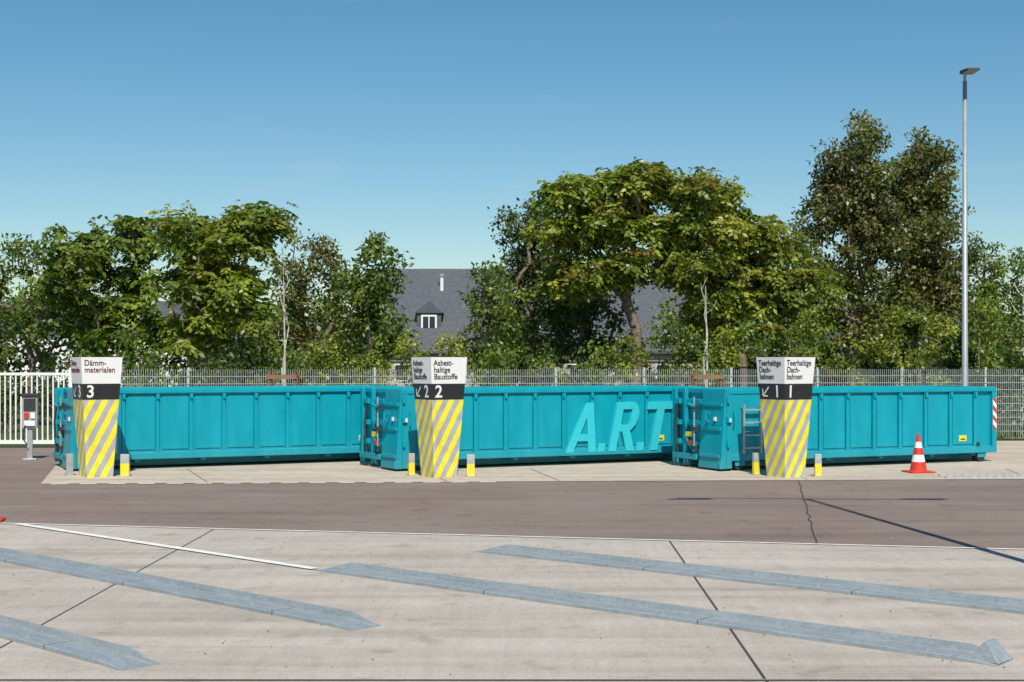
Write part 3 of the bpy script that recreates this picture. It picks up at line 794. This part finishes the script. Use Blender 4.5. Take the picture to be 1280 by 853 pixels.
tree('willow_tree', -4.8, 47, 2.0, [(-4.5, 0, 5.2, .75, 1.0, 1.3, 22), (-5.4, 0, 4.3, .8, 1, 1.0, 18), (-4.2, 0, 3.3, .95, 1, 1.0, 18)], dens=8, pal=G_mid, seed=16, lsize=.17, pr=.42)
# centre group
tree('hornbeam_tree', -.7, 46, 1.6, [(-.6, 0, 4.3, .85, 1, 1.2, 30), (-.8, 0, 2.8, 1.1, 1, 1.1, 26)], dens=8, pal=G_mid, seed=17, lsize=.14, pr=.42)
tree('oak_tree', .9, 54, 2.5, [(.9, 0, 6.7, 1.5, 1.6, 1.6, 44), (.8, 0, 4.2, 2.1, 1.5, 1.7, 46)], dens=9, pal=G_dark, seed=18, lsize=.15)
tree('tree_of_heaven', 4.2, 48, 3.4, [(2.0, 0, 8.0, .95, 1.2, .5, 16), (4.2, 0, 8.4, 1.7, 1.6, .45, 27), (6.3, 0, 8.0, 1.1, 1.3, .55, 17), (2.1, 0, 6.7, 1.1, 1.2, .5, 13), (4.0, 0, 7.0, 1.6, 1.4, .6, 17), (6.2, 0, 6.7, 1.2, 1.2, .5, 14), (4.8, 0, 5.6, 1.8, 1.3, .6, 18), (2.6, 0, 5.2, 1.2, 1, .7, 13)],
     style='frond', dens=22, pal=G_yel, seed=19, lsize=.21, pr=.62, seeds=.4, r0=.02)
tree('tree_of_heaven', 7.9, 49, 2.6, [(7.1, 0, 7.1, 1.0, 1.1, .65, 14), (8.7, 0, 6.4, 1.1, 1.2, .7, 17), (7.3, 0, 5.4, 1.4, 1.3, .8, 17), (9.1, 0, 4.8, 1.1, 1.1, .8, 15), (7.8, 0, 3.9, 1.7, 1.2, .8, 18)],
     style='frond', dens=22, pal=G_yel, seed=20, lsize=.21, pr=.6, seeds=.4)
tree('hazel_tree', 3.2, 52, 1.8, [(3.0, 0, 3.6, 1.6, 1.2, 1.3, 34), (1.9, 0, 5.0, .8, 1, .9, 12)], dens=8, pal=G_dark, seed=26, lsize=.15)
tree('hazel_tree', 7.8, 53, 1.8, [(7.6, 0, 4.2, 1.9, 1.2, 1.7, 40)], dens=8, pal=G_mid, seed=27, lsize=.15)
tree('hazel_tree', 11.0, 54, 1.8, [(11.0, 0, 5.0, 1.3, 1.2, 1.8, 40)], dens=8, pal=G_mid, seed=28, lsize=.15)
# right limes
tree('linden_tree', 13.4, 56, 2.6, [(13.6, 0, 9.8, 1.3, 1.6, 1.8, 52), (13.3, 0, 7.2, 2.2, 2.0, 2.1, 100), (13.3, 0, 4.6, 2.0, 1.8, 1.4, 46)], dens=9, pal=G_lime, seed=21, lsize=.16, leader=9.5, pr=.54, seeds=.25, seedcol=(.17, .14, .045))
tree('linden_tree', 16.2, 56.5, 2.6, [(16.2, 0, 9.7, 1.1, 1.4, 1.8, 46), (16.4, 0, 7.0, 1.6, 1.8, 2.2, 74), (16.2, 0, 4.5, 1.8, 1.6, 1.4, 44)], dens=9, pal=G_lime, seed=22, lsize=.16, leader=9.5, pr=.54, seeds=.25, seedcol=(.17, .14, .045))
tree('poplar_tree', 19.9, 60, 2, [(19.9, 0, 6.3, .7, .9, 1.8, 26), (20.2, 0, 4.0, 1.0, 1, 1.4, 20)], dens=7, pal=G_mid, seed=23, lsize=.16, leader=7.5, pr=.42)
tree('birch_tree', 18.0, 50, 2, [(18.3, 0, 5.0, .6, .8, 1.3, 14), (17.6, 0, 3.6, .5, .8, 1.1, 10)], dens=5, pal=G_mid, seed=24, lsize=.13, leader=5.8, pr=.4, bark=m_barkl)
tree('poplar_tree', 22.5, 62, 2, [(22.3, 0, 5.6, 1.2, 1.2, 1.6, 26), (22.2, 0, 3.2, 1.6, 1.2, 1.4, 24)], dens=7, pal=G_mid, seed=25, lsize=.16, pr=.5)

# young staked trees
def young(px, py, h, seed):
    e = tree('young_tree', px, py, h*.55, [(px, 0, h*.82, .3, .3, h*.16, 6), (px, 0, h*.62, .35, .35, .5, 4)], dens=3.0, pal=G_mid, seed=seed, lsize=.10, pr=.28, r0=.005, bark=m_barkl, leader=h)
    mb = MB(); mb.tube([(0, 0, 0), (.02, 0, h*.5), (-.02, 0, h*.95)], [.04, .024, .008], m_barkl, 8)
    mb.obj('stem', e)
    mb = MB()
    for sx in (-.33, .33):
        for sy in (-.33, .33): mb.tube([(sx, sy, 0), (sx*.95, sy*.95, 1.98)], .035, m_wood, 8)
    for sy in (-.33, .33): mb.box(-.38, .38, sy-.05, sy-.03, 1.82, 1.92, m_wood)
    for sx in (-.33, .33): mb.box(sx-.01, sx+.01, -.27, .26, 1.83, 1.91, m_wood)
    mb.obj('stakes', e)
young(-5.77, 36, 5.0, 31); young(4.92, 36, 4.4, 32)

# shrubs along the fence
def shrub(px, py, h, wdt, pal, seed, dens=8, ls=.12):
    rr = np.random.default_rng(seed)
    cr = [(px+rr.normal(0, wdt*.3), 0, h*.45, wdt*.8, .8, h*.42, int(13+wdt*9)), (px+rr.normal(0, wdt*.3), 0, h*.78, wdt*.5, .6, h*.2, int(6+wdt*5))]
    tree('shrub', px, py, h*.3, cr, dens=dens, pal=pal, seed=seed, lsize=ls, pr=.38, trunks=3, r0=.008, mult=1.05)
sh = [(-19.0, 44.5, 2.6, 1.3, G_dark), (-16.2, 45, 3.0, 1.3, G_mid), (-14.0, 44, 2.5, 1.2, G_dark), (-11.6, 44.5, 3.2, 1.2, G_mid), (-9.3, 44, 2.4, 1.2, G_dark), (-7.4, 44.5, 2.9, 1.1, G_mid),
      (-5.7, 43.8, 3.05, 1.0, G_yel), (-4.2, 44, 3.0, .8, G_yel), (-3.3, 43.5, 3.1, .9, G_yel), (-2.1, 43.5, 3.1, .9, G_yel), (-.6, 43.5, 2.8, .9, G_mid), (1.2, 44, 2.8, 1.2, G_mid), (3.2, 44.2, 3.2, 1.2, G_yel), (4.9, 45, 4.0, 1.2, G_mid), (6.5, 44.6, 3.4, 1.1, G_yel),
      (8.4, 44.6, 3.6, 1.2, G_mid), (10.0, 46, 4.2, 1.3, G_yel), (11.8, 46, 4.3, 1.3, G_yel), (13.6, 46.4, 4.0, 1.3, G_yel), (15.2, 46.5, 4.6, 1.0, G_yel), (16.0, 46, 3.2, 1.0, G_mid), (17.4, 47, 2.6, 1.0, G_mid), (19.2, 47, 2.8, 1.2, G_dark)]
for i, (a, b, h, wd, pl_) in enumerate(sh): shrub(a, b, h, wd, pl_, 100+i)

def mass(name, x0, x1, y, hfun, seed, dens=3.2, ls=.26):
    rng = np.random.default_rng(seed); puffs = []
    x = x0
    while x < x1:
        h = hfun(x)
        z = .6
        while z < h:
            puffs.append((np.array([x+rng.normal(0, .3), y+rng.normal(0, 1.0), z+rng.normal(0, .25)]), rng.uniform(.7, 1.1))); z += .85
        x += .95
    e = empty(name)
    leaf_object('foliage', *gen_leaves(rng, puffs, 'leaf', dens, G_dark, ls), e)
mass('background_trees', -27, -5.6, 62, lambda x: 4.9+1.0*math.sin(x*.9)+.5*math.sin(x*2.3), 201)
mass('background_trees', -.9, 24, 63, lambda x: (4.2 if x > 7.5 or x < 2.5 else 3.2)+.8*math.sin(x*.8)+.5*math.sin(x*2.1), 202)
mass('background_trees', -60, 60, 150, lambda x: 6.5+1.5*math.sin(x*.3)+.9*math.sin(x*.9), 203, 1.6, .4)

# grass verge under the fence
rng = np.random.default_rng(55); n = 16000
gx = rng.uniform(-11, 26, n); gy = 38.3+(gx+11)*.1165+rng.uniform(-.5, 1.8, n)
P = np.stack([gx, gy, np.full(n, .005)], 1); D = rng.normal(0, .3, (n, 3)); D[:, 2] = 1
Nn = rng.normal(0, .6, (n, 3)); Nn[:, 1] -= 1
leaf_object('grass', P, D, Nn, rng.uniform(.1, .42, n), rng.uniform(.02, .045, n), np.array([.12, .18, .035])*rng.uniform(.6, 1.4, (n, 1)), None)
print('LEAVES', TOTAL[0])
